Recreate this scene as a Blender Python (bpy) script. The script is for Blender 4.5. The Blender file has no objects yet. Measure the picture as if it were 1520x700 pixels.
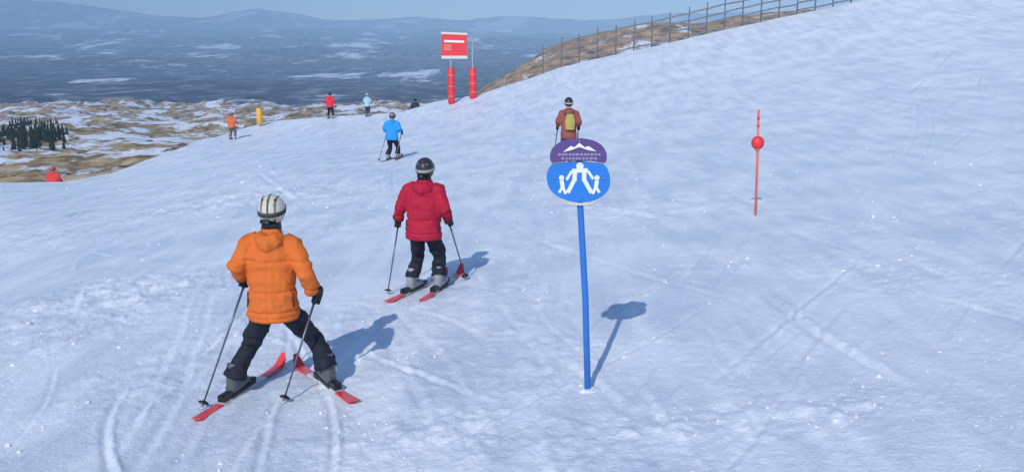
import bpy, bmesh, math, random
import numpy as np
from mathutils import Vector, Matrix
random.seed(7); rng = np.random.default_rng(7)
S = bpy.context.scene
COL = S.collection
R = math.radians

# ------------------------------------------------------------------ camera
CZ = 2.6; FPX = 1316.0; PITCH = R(13.46)
cam = bpy.data.cameras.new('camera'); camo = bpy.data.objects.new('camera', cam); COL.objects.link(camo)
cam.sensor_width = 36; cam.lens = 36 * FPX / 1520; cam.clip_start = 0.1; cam.clip_end = 60000
camo.location = (0, 0, CZ); camo.rotation_euler = (R(90) - PITCH, 0, 0)
S.camera = camo
# ------------------------------------------------------------------ sky, sun, exposure
SUN_DIR = Vector((-0.29, -0.957, 0.0)).normalized()           # horizontal direction towards the sun
SUN_EL = R(38)
w = bpy.data.worlds.new('World'); S.world = w; w.use_nodes = True
nt = w.node_tree; sky = nt.nodes.new('ShaderNodeTexSky'); sky.sky_type = 'NISHITA'; sky.sun_disc = False
sky.sun_elevation = SUN_EL; sky.sun_rotation = math.atan2(SUN_DIR.x, SUN_DIR.y)
sky.altitude = 2500; sky.air_density = 1.0; sky.dust_density = 0.0; sky.ozone_density = 4.0
nt.links.new(sky.outputs[0], nt.nodes['Background'].inputs[0]); nt.nodes['Background'].inputs[1].default_value = 0.15
sl = bpy.data.lights.new('sun', 'SUN'); sl.energy = 2.5; sl.angle = R(0.55); sl.color = (1.0, 0.97, 0.93)
so = bpy.data.objects.new('sun', sl); COL.objects.link(so)
sd = Vector((SUN_DIR.x * math.cos(SUN_EL), SUN_DIR.y * math.cos(SUN_EL), math.sin(SUN_EL)))
so.rotation_euler = sd.to_track_quat('Z', 'Y').to_euler(); so.location = sd * 50
vs = S.view_settings; vs.view_transform = 'Standard'; vs.look = 'None'; vs.exposure = 0.27; vs.gamma = 1; vs.use_curve_mapping = False

# ------------------------------------------------------------------ geometry of view -> place
CP, SP = math.cos(PITCH), math.sin(PITCH)
def at(px, py, D):
    a = (px - 760) / FPX; t = (350 - py) / FPX
    return Vector((D * a, D * (CP + t * SP), CZ + D * (-SP + t * CP)))
def u_of(px, py):
    t = (350 - py) / FPX
    return ((px - 760) / FPX) / (CP + t * SP)
def e_of(py):
    t = (350 - py) / FPX
    return (-SP + t * CP) / (CP + t * SP)

# ------------------------------------------------------------------ noise
def _hash(ix, iy, seed):
    h = (ix.astype(np.int64) * 374761393 + iy.astype(np.int64) * 668265263 + seed * 1274126177) & 0xFFFFFFFF
    h = ((h ^ (h >> 13)) * 1274126177) & 0xFFFFFFFF
    h = h ^ (h >> 16)
    return (h & 0xFFFFFF) / float(0xFFFFFF)
def vnoise(x, y, seed=0):
    x = np.asarray(x, float); y = np.asarray(y, float)
    ix = np.floor(x); iy = np.floor(y); fx = x - ix; fy = y - iy
    fx = fx * fx * fx * (fx * (fx * 6 - 15) + 10); fy = fy * fy * fy * (fy * (fy * 6 - 15) + 10)
    a = _hash(ix, iy, seed); b = _hash(ix + 1, iy, seed); c = _hash(ix, iy + 1, seed); d = _hash(ix + 1, iy + 1, seed)
    return (a * (1 - fx) + b * fx) * (1 - fy) + (c * (1 - fx) + d * fx) * fy - 0.5
def fbm(x, y, oct=4, seed=0, gain=0.5):
    s = 0; a = 1.0
    for o in range(oct):
        s = s + a * vnoise(x * 2 ** o + 17.3 * o, y * 2 ** o - 9.1 * o, seed + o); a *= gain
    return s
def sstep(a, b, x):
    t = np.clip((x - a) / (b - a), 0, 1); return t * t * (3 - 2 * t)

# ------------------------------------------------------------------ snow slope as a height field
def planeD(px, py): return 3257.0 / (py - (133.0 - 0.10 * (np.clip(px, -300, 1700) - 500)))
common = [(px, py, float(planeD(px, py))) for px in (-500, 100, 760, 1400, 2000) for py in (2300, 1220)]
common += [(px, py, float(planeD(px, py))) for px in (-200, 40, 412, 700, 960, 1250, 1500, 1750) for py in (690, 590)]
common += [(px, py, float(planeD(px, py))) for px in (-200, 60, 312, 630, 860, 1100, 1300, 1500, 1750) for py in (430,)]
common += [(px, 320, float(planeD(px, 320))) for px in (20, 200, 400, 555, 760, 850, 1120, 1320, 1500)]
ptsA = common + [(-150, 275, 35), (0, 271, 36), (96, 270, 38), (166, 257, 41), (256, 224, 48), (332, 199, 55), (398, 180, 59), (496, 172, 58), (596, 166, 56), (646, 150, 54), (712, 140, 52), (800, 112, 50),
                 (900, 85, 48), (1060, 48, 47), (1280, 0, 46), (1520, -50, 45), (1750, -110, 44), (300, 260, 30), (430, 235, 33), (590, 236, 30), (700, 230, 27), (845, 248, 22), (960, 200, 27), (1120, 220, 20.5),
                 (760, 180, 37), (620, 195, 41), (1000, 120, 38), (1150, 120, 33), (1320, 200, 20), (1320, 110, 30), (1500, 200, 17.5), (1500, 100, 27), (1500, 20, 37), (1750, 150, 18)]
def tps_fit(pts):
    X = []; V = []
    for px, py, D in pts:
        p = at(px, py, D); X.append((p.x / p.y * 3.0, math.log(p.y))); V.append((p.z - CZ) / p.y)
    X = np.array(X); V = np.array(V); n = len(X)
    d = np.sqrt(((X[:, None] - X[None]) ** 2).sum(-1)) + 1e-9
    K = d * d * np.log(d) + np.eye(n) * 0.004
    P = np.hstack([np.ones((n, 1)), X]); A = np.zeros((n + 3, n + 3))
    A[:n, :n] = K; A[:n, n:] = P; A[n:, :n] = P.T
    s = np.linalg.solve(A, np.concatenate([V, np.zeros(3)]))
    return X, s[:n], s[n:]
def tps_eval(fit, u, l):
    X, wt, c = fit; q = np.stack([u * 3.0, l], -1).reshape(-1, 2); out = np.empty(len(q))
    for i in range(0, len(q), 40000):
        Q = q[i:i + 40000]; d2 = ((Q[:, None] - X[None]) ** 2).sum(-1) + 1e-18
        out[i:i + 40000] = (0.5 * d2 * np.log(d2)) @ wt + c[0] + Q @ c[1:]
    return out.reshape(np.shape(u))
fA = tps_fit(ptsA)
ridgeA = [(-700, 290, 34), (-120, 275, 35), (0, 271, 36), (96, 270, 38), (166, 257, 41), (256, 224, 48), (332, 199, 55), (398, 180, 59), (496, 173, 58), (596, 166, 56), (646, 150, 54), (712, 140, 52), (800, 112, 50),
          (830, 101, 49.5), (900, 85, 48), (1060, 48, 47), (1280, 0, 46), (1520, -50, 45), (1900, -130, 44)]
def ridge_tab(rd):
    a = [(u_of(px, py), e_of(py), at(px, py, D).y) for px, py, D in rd]; a.sort(); return np.array(a).T
rA = ridge_tab(ridgeA)
CHOP = [(at(390, 285, 22), 3.2, 2.6, 1.0), (at(215, 400, 12), 1.3, 1.0, .9), (at(1010, 620, 5.9), .7, .35, .8), (at(1270, 595, 5.9), .6, .3, .7), (at(560, 640, 6.2), .9, .4, .5), (at(950, 330, 15), 2.0, 1.2, .4), (at(60, 470, 10), 1.5, .8, .5)]
_r = random.Random(5); CUTS = []
for _ in range(120):
    y0_ = 3.5 + 16 * _r.random() ** 1.5; CUTS.append((_r.uniform(-.62, .62) * (y0_ + 2), y0_, _r.gauss(.12, .30), _r.uniform(1.5, 7), _r.gauss(0, .35), _r.uniform(.018, .035) * (1 + y0_ / 12), _r.uniform(.008, .02), _r.uniform(0, 6)))
for _ in range(70):
    y0_ = _r.uniform(15, 42); CUTS.append((_r.uniform(-.55, .6) * y0_, y0_, _r.gauss(.35, .6), _r.uniform(3, 9), _r.gauss(0, .6), _r.uniform(.05, .10), _r.uniform(.02, .045), _r.uniform(0, 6)))
def micro(x, y):
    # skied-off snow: soft swells, scraped streaks with the fall line, chopped-up heaps, crossing ski tracks
    r = np.hypot(x, y)
    xs, ys = x * 0.82 - y * 0.57, x * 0.57 + y * 0.82
    fade = np.clip(1.4 - r / 60, 0.25, 1)
    z = 0.05 * fbm(x * 0.22, y * 0.22, 3, 3)
    z = z + 0.010 * fbm(xs * 2.4, ys * 0.4, 3, 21)
    z = z + 0.009 * np.maximum(fbm(xs * 6.5, ys * .6, 3, 91), -.1) * fade
    ch = .35 * sstep(0.05, 0.4, fbm(x * 0.35, y * 0.35, 3, 40) + 0.05)
    for c, rx, ry, a in CHOP: ch = ch + a * np.exp(-((x - c.x) / rx) ** 2 - ((y - c.y) / ry) ** 2)
    ch = np.clip(ch, 0, 1.1)
    z = z + 0.060 * ch * fbm(x * 3.0, y * 3.0, 4, 31, .6) * fade
    z = z + 0.012 * sstep(-.05, .3, fbm(x * .5 + 9, y * .3, 3, 140)) * fbm(x * 6, y * 6, 3, 141) * fade
    z = z + 0.030 * ch * np.maximum(fbm(x * 8, y * 8, 3, 35), 0) * fade
    z = z + 0.006 * fbm(x * 14, y * 14, 3, 55) * np.clip(1.6 - r / 14, 0, 1)
    # thin crossing edge cuts
    for x0, y0, hd_, ln, cv, wd, dp, se in CUTS:
        m_ = (np.abs(x - x0) < 8) & (y > y0 - .5) & (y < y0 + ln + .5)
        if not np.any(m_): continue
        xx, yy = x[m_], y[m_] - y0; tq = yy / ln
        d = xx - x0 - hd_ * yy - cv * np.sin(tq * 3.1 + se) - .03 * vnoise(yy * 1.7, yy * 0 + se, 5)
        en = np.clip(tq * 6, 0, 1) * np.clip((1 - tq) * 6, 0, 1) * np.clip(.6 + 1.6 * vnoise(yy * .9, yy * 0 + se * 3, 6), 0, 1)
        z[m_] += en * dp * (-np.exp(-(d / wd) ** 2) + .8 * np.exp(-((d - 1.8 * wd) / (wd * .9)) ** 2) * (1 + 1.2 * vnoise(xx * 14, yy * 14, 8)))
    # paired ski tracks, some crossing
    T = [(-3.2, -.18, .8), (-2.5, -.05, 1.0), (-1.3, .10, .6), (-.5, .22, .9), (.3, .05, .7), (1.1, .30, 1.0), (1.7, -.12, .7), (2.4, .26, .8), (3.0, .42, .9), (-4.6, -.25, .7), (3.6, .05, .6), (-1.9, .34, .8), (.9, .55, .7), (4.4, .5, .8), (-.9, -.3, .6)]
    for k, (a, b, q) in enumerate(T):
        sw = .30 * np.sin(y * (.30 + .05 * (k % 4)) + k * 1.7)
        on = np.clip(.25 + 2.2 * vnoise(y * .22 + k * 7.1, x * 0 + k, 77 + k), 0, 1)
        for o in (0, .26 + .05 * (k % 3)):
            d = (x - a - o) - (y - 6) * b - sw - .06 * vnoise(y * 1.1 + k, x * 0 + o * 9, 44)
            z = z + q * on * (-.012 * np.exp(-(d / .045) ** 2) + .008 * np.exp(-((d - .085) / .035) ** 2))
    return z
def ground(x, y, fine=True):
    x = np.asarray(x, float); y = np.asarray(y, float)
    r = np.maximum(y, 0.6); u = x / r
    RR = np.interp(u, rA[0], rA[2]); l = np.log(np.minimum(r, RR))
    eR = np.interp(u, rA[0], rA[1])
    # the crest itself sits exactly on its line, then the ground rolls over and falls away
    e = tps_eval(fA, u, l) + (eR - tps_eval(fA, u, np.log(RR))) * sstep(0.80, 1.0, r / RR)
    s = np.maximum(r - RR, 0)
    z = CZ + e * r - 0.5 * s * s / (s + 6)
    if fine: z = z + micro(x, y)
    return z
def hit(px, py, Dmax=90):
    D = np.exp(np.linspace(math.log(4), math.log(Dmax), 1500)); t = (350 - py) / FPX
    x = D * (px - 760) / FPX; y = D * (CP + t * SP); z = CZ + D * (-SP + t * CP); k = np.nonzero(z < ground(x, y))[0]
    return float(D[k[0]]) if len(k) else None
def g1(x, y): return float(ground(np.array([x]), np.array([y]))[0])

# ------------------------------------------------------------------ materials
MATS = {}
def mat(name, color, rough=0.6, metal=0, noise=None, bump=None, spec=0.5, sheen=0):
    """noise=(scale, amount): value variation; bump=(scale, strength, distance)"""
    if name in MATS: return MATS[name]
    m = bpy.data.materials.new(name); m.use_nodes = True; t = m.node_tree; b = t.nodes['Principled BSDF']
    b.inputs['Base Color'].default_value = (*color, 1); b.inputs['Roughness'].default_value = rough; b.inputs['Metallic'].default_value = metal
    b.inputs['Specular IOR Level'].default_value = spec
    if sheen: b.inputs['Sheen Weight'].default_value = sheen
    tc = t.nodes.new('ShaderNodeTexCoord')
    if noise:
        n = t.nodes.new('ShaderNodeTexNoise'); n.inputs['Scale'].default_value = noise[0]; n.inputs['Detail'].default_value = 6
        t.links.new(tc.outputs['Object'], n.inputs['Vector'])
        mx = t.nodes.new('ShaderNodeMix'); mx.data_type = 'RGBA'
        mx.inputs[6].default_value = (*[c * (1 - noise[1]) for c in color], 1); mx.inputs[7].default_value = (*[min(1, c * (1 + noise[1])) for c in color], 1)
        t.links.new(n.outputs[0], mx.inputs[0]); t.links.new(mx.outputs[2], b.inputs['Base Color'])
    if bump:
        n = t.nodes.new('ShaderNodeTexNoise'); n.inputs['Scale'].default_value = bump[0]; n.inputs['Detail'].default_value = 5
        t.links.new(tc.outputs['Object'], n.inputs['Vector'])
        bp = t.nodes.new('ShaderNodeBump'); bp.inputs['Strength'].default_value = bump[1]; bp.inputs['Distance'].default_value = bump[2]
        t.links.new(n.outputs[0], bp.inputs['Height']); t.links.new(bp.outputs[0], b.inputs['Normal'])
    MATS[name] = m; return m

def snow_mat():
    m = bpy.data.materials.new('snow'); m.use_nodes = True; t = m.node_tree; b = t.nodes['Principled BSDF']; N = t.nodes.new; L = t.links.new
    b.inputs['Roughness'].default_value = 0.42; b.inputs['Specular IOR Level'].default_value = 0.5
    g = N('ShaderNodeNewGeometry')
    n1 = N('ShaderNodeTexNoise'); n1.inputs['Scale'].default_value = 0.8; n1.inputs['Detail'].default_value = 8; L(g.outputs['Position'], n1.inputs['Vector'])
    mp = N('ShaderNodeMapping'); mp.inputs['Rotation'].default_value = (0, 0, R(35)); mp.inputs['Scale'].default_value = (3.2, .55, 1); L(g.outputs['Position'], mp.inputs['Vector'])
    n2 = N('ShaderNodeTexNoise'); n2.inputs['Scale'].default_value = 1.0; n2.inputs['Detail'].default_value = 7; L(mp.outputs[0], n2.inputs['Vector'])
    ad = N('ShaderNodeMath'); ad.operation = 'ADD'; L(n1.outputs[0], ad.inputs[0]); L(n2.outputs[0], ad.inputs[1])
    cr = N('ShaderNodeValToRGB'); e = cr.color_ramp.elements
    e[0].position = .40; e[0].color = (.66, .72, .80, 1); e[1].position = .58; e[1].color = (.85, .885, .93, 1)
    h = N('ShaderNodeMath'); h.operation = 'MULTIPLY'; h.inputs[1].default_value = .5; L(ad.outputs[0], h.inputs[0]); L(h.outputs[0], cr.inputs[0])
    L(cr.outputs[0], b.inputs['Base Color'])
    n3 = N('ShaderNodeTexNoise'); n3.inputs['Scale'].default_value = 30; n3.inputs['Detail'].default_value = 8; n3.inputs['Roughness'].default_value = .65; L(g.outputs['Position'], n3.inputs['Vector'])
    b1 = N('ShaderNodeBump'); b1.inputs['Strength'].default_value = .55; b1.inputs['Distance'].default_value = .03; L(n3.outputs[0], b1.inputs['Height'])
    b2 = N('ShaderNodeBump'); b2.inputs['Strength'].default_value = .08; b2.inputs['Distance'].default_value = .12; L(n2.outputs[0], b2.inputs['Height']); L(b1.outputs[0], b2.inputs['Normal'])
    L(b2.outputs[0], b.inputs['Normal'])
    return m
SNOW = snow_mat()

def land_mat(name, cols, snow_amt, scale, snow_col=(.75, .79, .86), stretch=(1, 1, 3), snow_scale=.55):
    """ground cover mottled between colours, with snow lying in patches"""
    m = bpy.data.materials.new(name); m.use_nodes = True; t = m.node_tree; b = t.nodes['Principled BSDF']; N = t.nodes.new; L = t.links.new
    b.inputs['Roughness'].default_value = .9; b.inputs['Specular IOR Level'].default_value = .1
    g = N('ShaderNodeNewGeometry'); mp = N('ShaderNodeMapping'); mp.inputs['Scale'].default_value = stretch; L(g.outputs['Position'], mp.inputs['Vector'])
    n1 = N('ShaderNodeTexNoise'); n1.inputs['Scale'].default_value = scale; n1.inputs['Detail'].default_value = 9; n1.inputs['Roughness'].default_value = .66; L(mp.outputs[0], n1.inputs['Vector'])
    cr = N('ShaderNodeValToRGB'); el = cr.color_ramp.elements
    while len(el) < len(cols): el.new(.5)
    for i, c in enumerate(cols): el[i].position = .39 + .22 * i / max(1, len(cols) - 1); el[i].color = (*c, 1)
    L(n1.outputs[0], cr.inputs[0])
    n2 = N('ShaderNodeTexNoise'); n2.inputs['Scale'].default_value = scale * snow_scale; n2.inputs['Detail'].default_value = 12; n2.inputs['Roughness'].default_value = .70
    mp2 = N('ShaderNodeMapping'); mp2.inputs['Location'].default_value = (311, 97, 5); mp2.inputs['Scale'].default_value = stretch; L(g.outputs['Position'], mp2.inputs['Vector']); L(mp2.outputs[0], n2.inputs['Vector'])
    sr = N('ShaderNodeValToRGB'); se = sr.color_ramp.elements; th = .72 - .44 * snow_amt
    se[0].position = th; se[0].color = (0, 0, 0, 1); se[1].position = min(1, th + .05); se[1].color = (1, 1, 1, 1); L(n2.outputs[0], sr.inputs[0])
    mx = N('ShaderNodeMix'); mx.data_type = 'RGBA'; L(sr.outputs[0], mx.inputs[0]); L(cr.outputs[0], mx.inputs[6]); mx.inputs[7].default_value = (*snow_col, 1)
    L(mx.outputs[2], b.inputs['Base Color'])
    bp = N('ShaderNodeBump'); bp.inputs['Strength'].default_value = .8; bp.inputs['Distance'].default_value = 1.2 / scale * .05; L(n1.outputs[0], bp.inputs['Height']); L(bp.outputs[0], b.inputs['Normal'])
    return m

# ------------------------------------------------------------------ mesh helpers
def link(o, parent=None):
    COL.objects.link(o)
    if parent is not None: o.parent = parent
    return o
def tag(o, label=None, cat=None, group=None, kind=None):
    if label: o['label'] = label
    if cat: o['category'] = cat
    if group: o['group'] = group
    if kind: o['kind'] = kind
    return o
def empty(name, loc=(0, 0, 0), rz=0):
    o = bpy.data.objects.new(name, None); o.location = loc; o.rotation_euler = (0, 0, rz); o.empty_display_size = .1
    return link(o)
def bm_obj(name, bm, m, parent=None, smooth=True):
    me = bpy.data.meshes.new(name); bmesh.ops.recalc_face_normals(bm, faces=bm.faces); bm.to_mesh(me); bm.free()
    if smooth: me.polygons.foreach_set('use_smooth', [True] * len(me.polygons))
    me.materials.append(m); return link(bpy.data.objects.new(name, me), parent)
def grid_obj(name, X, Y, Z, m, smooth=True):
    nu, nr = X.shape; co = np.stack([X, Y, Z], -1).reshape(-1, 3).astype(np.float32)
    idx = np.arange(nu * nr).reshape(nu, nr)
    q = np.stack([idx[:-1, :-1], idx[1:, :-1], idx[1:, 1:], idx[:-1, 1:]], -1).reshape(-1, 4).astype(np.int32)
    me = bpy.data.meshes.new(name); me.vertices.add(len(co)); me.vertices.foreach_set('co', co.ravel())
    me.loops.add(q.size); me.loops.foreach_set('vertex_index', q.ravel()); me.polygons.add(len(q))
    me.polygons.foreach_set('loop_start', np.arange(0, q.size, 4, dtype=np.int32)); me.polygons.foreach_set('loop_total', np.full(len(q), 4, np.int32))
    me.update(calc_edges=True); me.polygons.foreach_set('use_smooth', np.full(len(q), smooth, bool)); me.materials.append(m)
    return link(bpy.data.objects.new(name, me))
def tube(bm, pts, rads, seg=14, ref=(1, 0, 0)):
    """loft through pts; rads are r or (r along ref, r across)"""
    pts = [Vector(p) for p in pts]; rings = []
    for i, p in enumerate(pts):
        d = (pts[min(i + 1, len(pts) - 1)] - pts[max(i - 1, 0)]).normalized()
        a = Vector(ref); a = (a - d * a.dot(d))
        if a.length < 1e-3: a = Vector((0, 1, 0)); a = a - d * a.dot(d)
        a.normalize(); b = d.cross(a)
        r = rads[i]; ra, rb = r if isinstance(r, tuple) else (r, r)
        rings.append([bm.verts.new(p + a * ra * math.cos(2 * math.pi * k / seg) + b * rb * math.sin(2 * math.pi * k / seg)) for k in range(seg)])
    for A, B in zip(rings, rings[1:]):
        for k in range(seg): bm.faces.new((A[k], A[(k + 1) % seg], B[(k + 1) % seg], B[k]))
    bm.faces.new(rings[0][::-1]); bm.faces.new(rings[-1])
def ball(bm, c, r, seg=14, rings=10, rot=None):
    rx, ry, rz = r if isinstance(r, tuple) else (r, r, r)
    M = Matrix.Translation(Vector(c)) @ (rot if rot else Matrix.Identity(4)) @ Matrix.Diagonal((rx, ry, rz, 1))
    bmesh.ops.create_uvsphere(bm, u_segments=seg, v_segments=rings, radius=1, matrix=M)
def box(bm, c, s, rot=None):
    M = Matrix.Translation(Vector(c)) @ (rot if rot else Matrix.Identity(4)) @ Matrix.Diagonal((s[0], s[1], s[2], 1))
    return bmesh.ops.create_cube(bm, size=1, matrix=M)['verts']
def plate(bm, outline, y0, y1):
    """outline in XZ, extruded between y0 and y1"""
    a = [bm.verts.new((x, y0, z)) for x, z in outline]; b = [bm.verts.new((x, y1, z)) for x, z in outline]; n = len(a)
    bm.faces.new(a); bm.faces.new(b[::-1])
    for i in range(n): bm.faces.new((a[i], b[i], b[(i + 1) % n], a[(i + 1) % n]))
def n3(co, sc, seed):
    return vnoise(co[:, 0] * sc + co[:, 1] * sc * .7, co[:, 2] * sc + co[:, 1] * sc * .45, seed) + vnoise(co[:, 1] * sc - co[:, 0] * sc * .3, co[:, 2] * sc * .8, seed + 5)
def remeshed(name, bm, voxel, m, parent, smooth=4, wr=None, seed=0):
    """one continuous skin over the lofted volumes, then cloth folds"""
    me = bpy.data.meshes.new('tmp'); bmesh.ops.recalc_face_normals(bm, faces=bm.faces); bm.to_mesh(me); bm.free()
    o = bpy.data.objects.new('tmp', me); COL.objects.link(o)
    md = o.modifiers.new('r', 'REMESH'); md.mode = 'VOXEL'; md.voxel_size = voxel
    sm = o.modifiers.new('s', 'SMOOTH'); sm.factor = .5; sm.iterations = smooth
    dg = bpy.context.evaluated_depsgraph_get(); ne = bpy.data.meshes.new_from_object(o.evaluated_get(dg))
    bpy.data.objects.remove(o); bpy.data.meshes.remove(me); ne.name = name
    n = len(ne.vertices); co = np.empty(n * 3, np.float32); no = np.empty(n * 3, np.float32)
    ne.vertices.foreach_get('co', co); ne.vertices.foreach_get('normal', no); co = co.reshape(-1, 3); no = no.reshape(-1, 3)
    if wr is not None and n:
        d = wr(co) if callable(wr) else wr * n3(co, 14, seed)
        co = co + no * np.asarray(d)[:, None]; ne.vertices.foreach_set('co', co.astype(np.float32).ravel())
    ne.polygons.foreach_set('use_smooth', [True] * len(ne.polygons)); ne.materials.clear(); ne.materials.append(m); ne.update()
    return link(bpy.data.objects.new(name, ne), parent)

# ------------------------------------------------------------------ snow slope
uu = np.concatenate([np.linspace(-2.6, -.72, 70, endpoint=False), np.linspace(-.72, .72, 900), np.linspace(.72, 2.6, 71)[1:]])
rr = np.concatenate([np.exp(np.linspace(math.log(.9), math.log(4.6), 50, endpoint=False)), np.exp(np.linspace(math.log(4.6), math.log(64), 640)), np.linspace(65, 110, 24)])
UU, RRg = np.meshgrid(uu, rr, indexing='ij')
tag(grid_obj('snow_slope', UU * RRg, RRg, ground(UU * RRg, RRg), SNOW), 'bright groomed snow slope rising to the right', kind='structure')
# snow behind the photographer
xb, yb = np.meshgrid(np.linspace(-60, 60, 40), np.linspace(-60, .9, 30), indexing='ij')
zb = g1(0, .9) + (yb - .9) * -0.075 + xb * .02 - .12
tag(grid_obj('snow_slope', xb, yb, zb, SNOW), 'snow slope behind the viewpoint', kind='structure')

# ------------------------------------------------------------------ far land
def ring(name, label, r0, r1, nr, nu, efun, m, u0=-1.6, u1=1.6, logr=True):
    u = np.linspace(u0, u1, nu); r = np.exp(np.linspace(math.log(r0), math.log(r1), nr)) if logr else np.linspace(r0, r1, nr)
    U, RR_ = np.meshgrid(u, r, indexing='ij'); X = U * RR_; Z = CZ + efun(U, RR_, X)
    return tag(grid_obj(name, X, RR_, Z, m), label, kind='structure')
M_lower = land_mat('rocky_slope', [(.12, .085, .045), (.34, .24, .12), (.50, .40, .26)], .52, .16, stretch=(1, .8, 2), snow_scale=.3)
def low_e(U, r, X):
    e = np.interp(np.log(r), np.log([45, 70, 100, 160, 300, 900, 1500]), [e_of(y) for y in (430, 330, 266, 236, 205, 160, 162)])
    return e * r + .016 * r * fbm(X * .02, r * .02, 4, 5) * sstep(60, 120, r) + 1.6 * fbm(X * .15, r * .15, 4, 8)
ring('lower_slope', 'tan rocky slope below the piste with patches of snow', 45, 1500, 240, 460, low_e, M_lower)
M_valley = land_mat('valley', [(.010, .018, .034), (.03, .046, .075), (.06, .078, .105), (.22, .22, .24)], .37, .022, stretch=(1, .45, 2), snow_scale=.12)
def val_e(U, r, X):
    e = np.interp(np.log(r), np.log([900, 1300, 2600, 5000, 9000]), [e_of(y) for y in (185, 158, 112, 72, 47)])
    amp = np.interp(r, [900, 1500, 9000], [.004, .014, .010])
    return (e + amp * fbm(X * .0011, r * .0011, 5, 12)) * r
ring('valley', 'blue wooded valley plain dotted with snow clearings', 900, 9200, 260, 520, val_e, M_valley)
def prof(tab):
    a = sorted((u_of(px, py), e_of(py)) for px, py in tab); a = np.array(a).T
    return lambda U: np.interp(U, a[0], a[1])
M_far = land_mat('mountain', [(.05, .06, .07), (.12, .12, .12), (.2, .18, .17)], .42, .0045, stretch=(1, .5, 2.4), snow_scale=.3)
pf = prof([(-900, 20), (-300, 0), (-60, -6), (0, 0), (90, 4), (160, 14), (230, 24), (300, 26), (350, 18), (385, 14), (420, 20), (480, 28), (600, 27), (700, 30), (800, 26), (900, 27), (1000, 22), (1100, 22), (1260, 26), (1500, 20), (2400, 10)])
def far_e(U, r, X):
    t = (r - 9600) / 3000; sh = np.where(t < 1, sstep(-.15, 1.0, t), 1 - .35 * (t - 1))
    b = e_of(62); return (b + (pf(U) - b) * sh + .006 * fbm(X * .0009, r * .0009, 5, 33) * sh) * r
ring('mountain', 'pale hazy mountain range with snowy tops', 8800, 14000, 90, 600, far_e, M_far, logr=False)
M_or = land_mat('scrub_hill', [(.10, .06, .03), (.40, .22, .08), (.56, .36, .16)], .36, .06, stretch=(1, .7, 2), snow_scale=.5)
po = prof([(560, 190), (700, 140), (760, 104), (800, 80), (850, 60), (920, 46), (990, 37), (1050, 31), (1120, 24), (1200, 16), (1300, 8), (1500, -10)])
def or_e(U, r, X):
    t = (r - 700) / 420; sh = np.where(t < 1, sstep(-.1, 1.0, t), 1 - .5 * (t - 1)); b = e_of(175)
    return (b + (po(U) - b) * sh + .010 * fbm(X * .008, r * .008, 6, 61) * sh) * r
ring('hill', 'golden tan rocky hillside behind the fence', 660, 1400, 130, 420, or_e, M_or, u0=-.2, u1=.62, logr=False)

# conifer wood on the lower slope, a dark far mass
M_con = mat('conifer', (.022, .034, .026), .9, noise=(.3, .5), spec=.1)
def wood(name, label, pxr, Dr, n, hh):
    bm = bmesh.new()
    for i in range(n):
        px = random.uniform(*pxr); r = random.uniform(*Dr); px = px + random.gauss(0, 9) if px > 40 else px; r = r * random.uniform(.93, 1.12); x = u_of(px, 200) * r; z = CZ + float(low_e(np.array([x / r]), np.array([r]), np.array([x]))[0])
        h = hh * random.uniform(.4, 1.35); b = h * random.uniform(.17, .24)
        for k in range(4):
            z0 = z - .6 + h * (.05 + .22 * k); z1 = z0 + h * (.38 if k < 3 else .32); rb = b * (1 - .24 * k); n_ = 7
            vs_ = [bm.verts.new((x + rb * random.uniform(.7, 1.2) * math.cos(6.283 * j / n_), r + rb * random.uniform(.7, 1.2) * math.sin(6.283 * j / n_), z0 + random.uniform(-.3, .3))) for j in range(n_)]
            tp = bm.verts.new((x + random.uniform(-.1, .1), r, z1))
            for j in range(n_): bm.faces.new((vs_[j], vs_[(j + 1) % n_], tp))
    tag(bm_obj(name, bm, M_con, smooth=False), label, 'trees', kind='stuff')
wood('conifer_wood', 'dark conifer wood below the lower left edge of the snow', (-260, 90), (230, 420), 1100, 4.2)

# ------------------------------------------------------------------ fences along the two crests
M_post = mat('weathered_wood', (.17, .17, .18), .85, noise=(9, .35), bump=(30, .4, .01))
def crest(px, table):
    a = sorted(table); xs = [t[0] for t in a]
    return at(px, float(np.interp(px, xs, [t[1] for t in a])), float(np.interp(px, xs, [t[2] for t in a])))
def fence(pxs, table, H, label):
    P = []
    for px in pxs:
        p = crest(px, table); z = g1(p.x, p.y) - .1; P.append(Vector((p.x, p.y + .15, z)))
    root = empty('snow_fence', P[0]); tag(root, label, 'fence')
    for i, p in enumerate(P):
        bm = bmesh.new(); h = H * random.uniform(.97, 1.06) + .25
        tube(bm, [p - P[0] + Vector((0, 0, -.3)), p - P[0] + Vector((random.uniform(-.04, .04), random.uniform(-.03, .03), h))], [.042, .036], 8); bm_obj('post', bm, M_post, root)
        if i:
            a, b = P[i - 1] - P[0], p - P[0]
            for k in range(4):
                z = H * (.18 + .27 * k) + random.uniform(-.02, .02); bm = bmesh.new()
                d = (b - a); A = a + Vector((0, -.085, z + random.uniform(-.03, .03))); B = b + Vector((0, -.085, z + random.uniform(-.03, .03)))
                n_ = Vector((0, .02, 0)); v = Vector((0, 0, .042)); e_ = d.normalized() * .02
                c = [A + e_ - n_ - v, B - e_ - n_ - v, B - e_ - n_ + v, A + e_ - n_ + v, A + e_ + n_ - v, B - e_ + n_ - v, B - e_ + n_ + v, A + e_ + n_ + v]
                q = [bm.verts.new(x) for x in c]
                for f in ((0, 1, 2, 3), (7, 6, 5, 4), (0, 4, 5, 1), (1, 5, 6, 2), (2, 6, 7, 3), (3, 7, 4, 0)): bm.faces.new([q[j] for j in f])
                bm_obj('rail', bm, M_post, root, smooth=False)
fence([806 + 27 * k for k in range(20)], ridgeA, 1.42, 'grey wooden rail fence along the crest')

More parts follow.
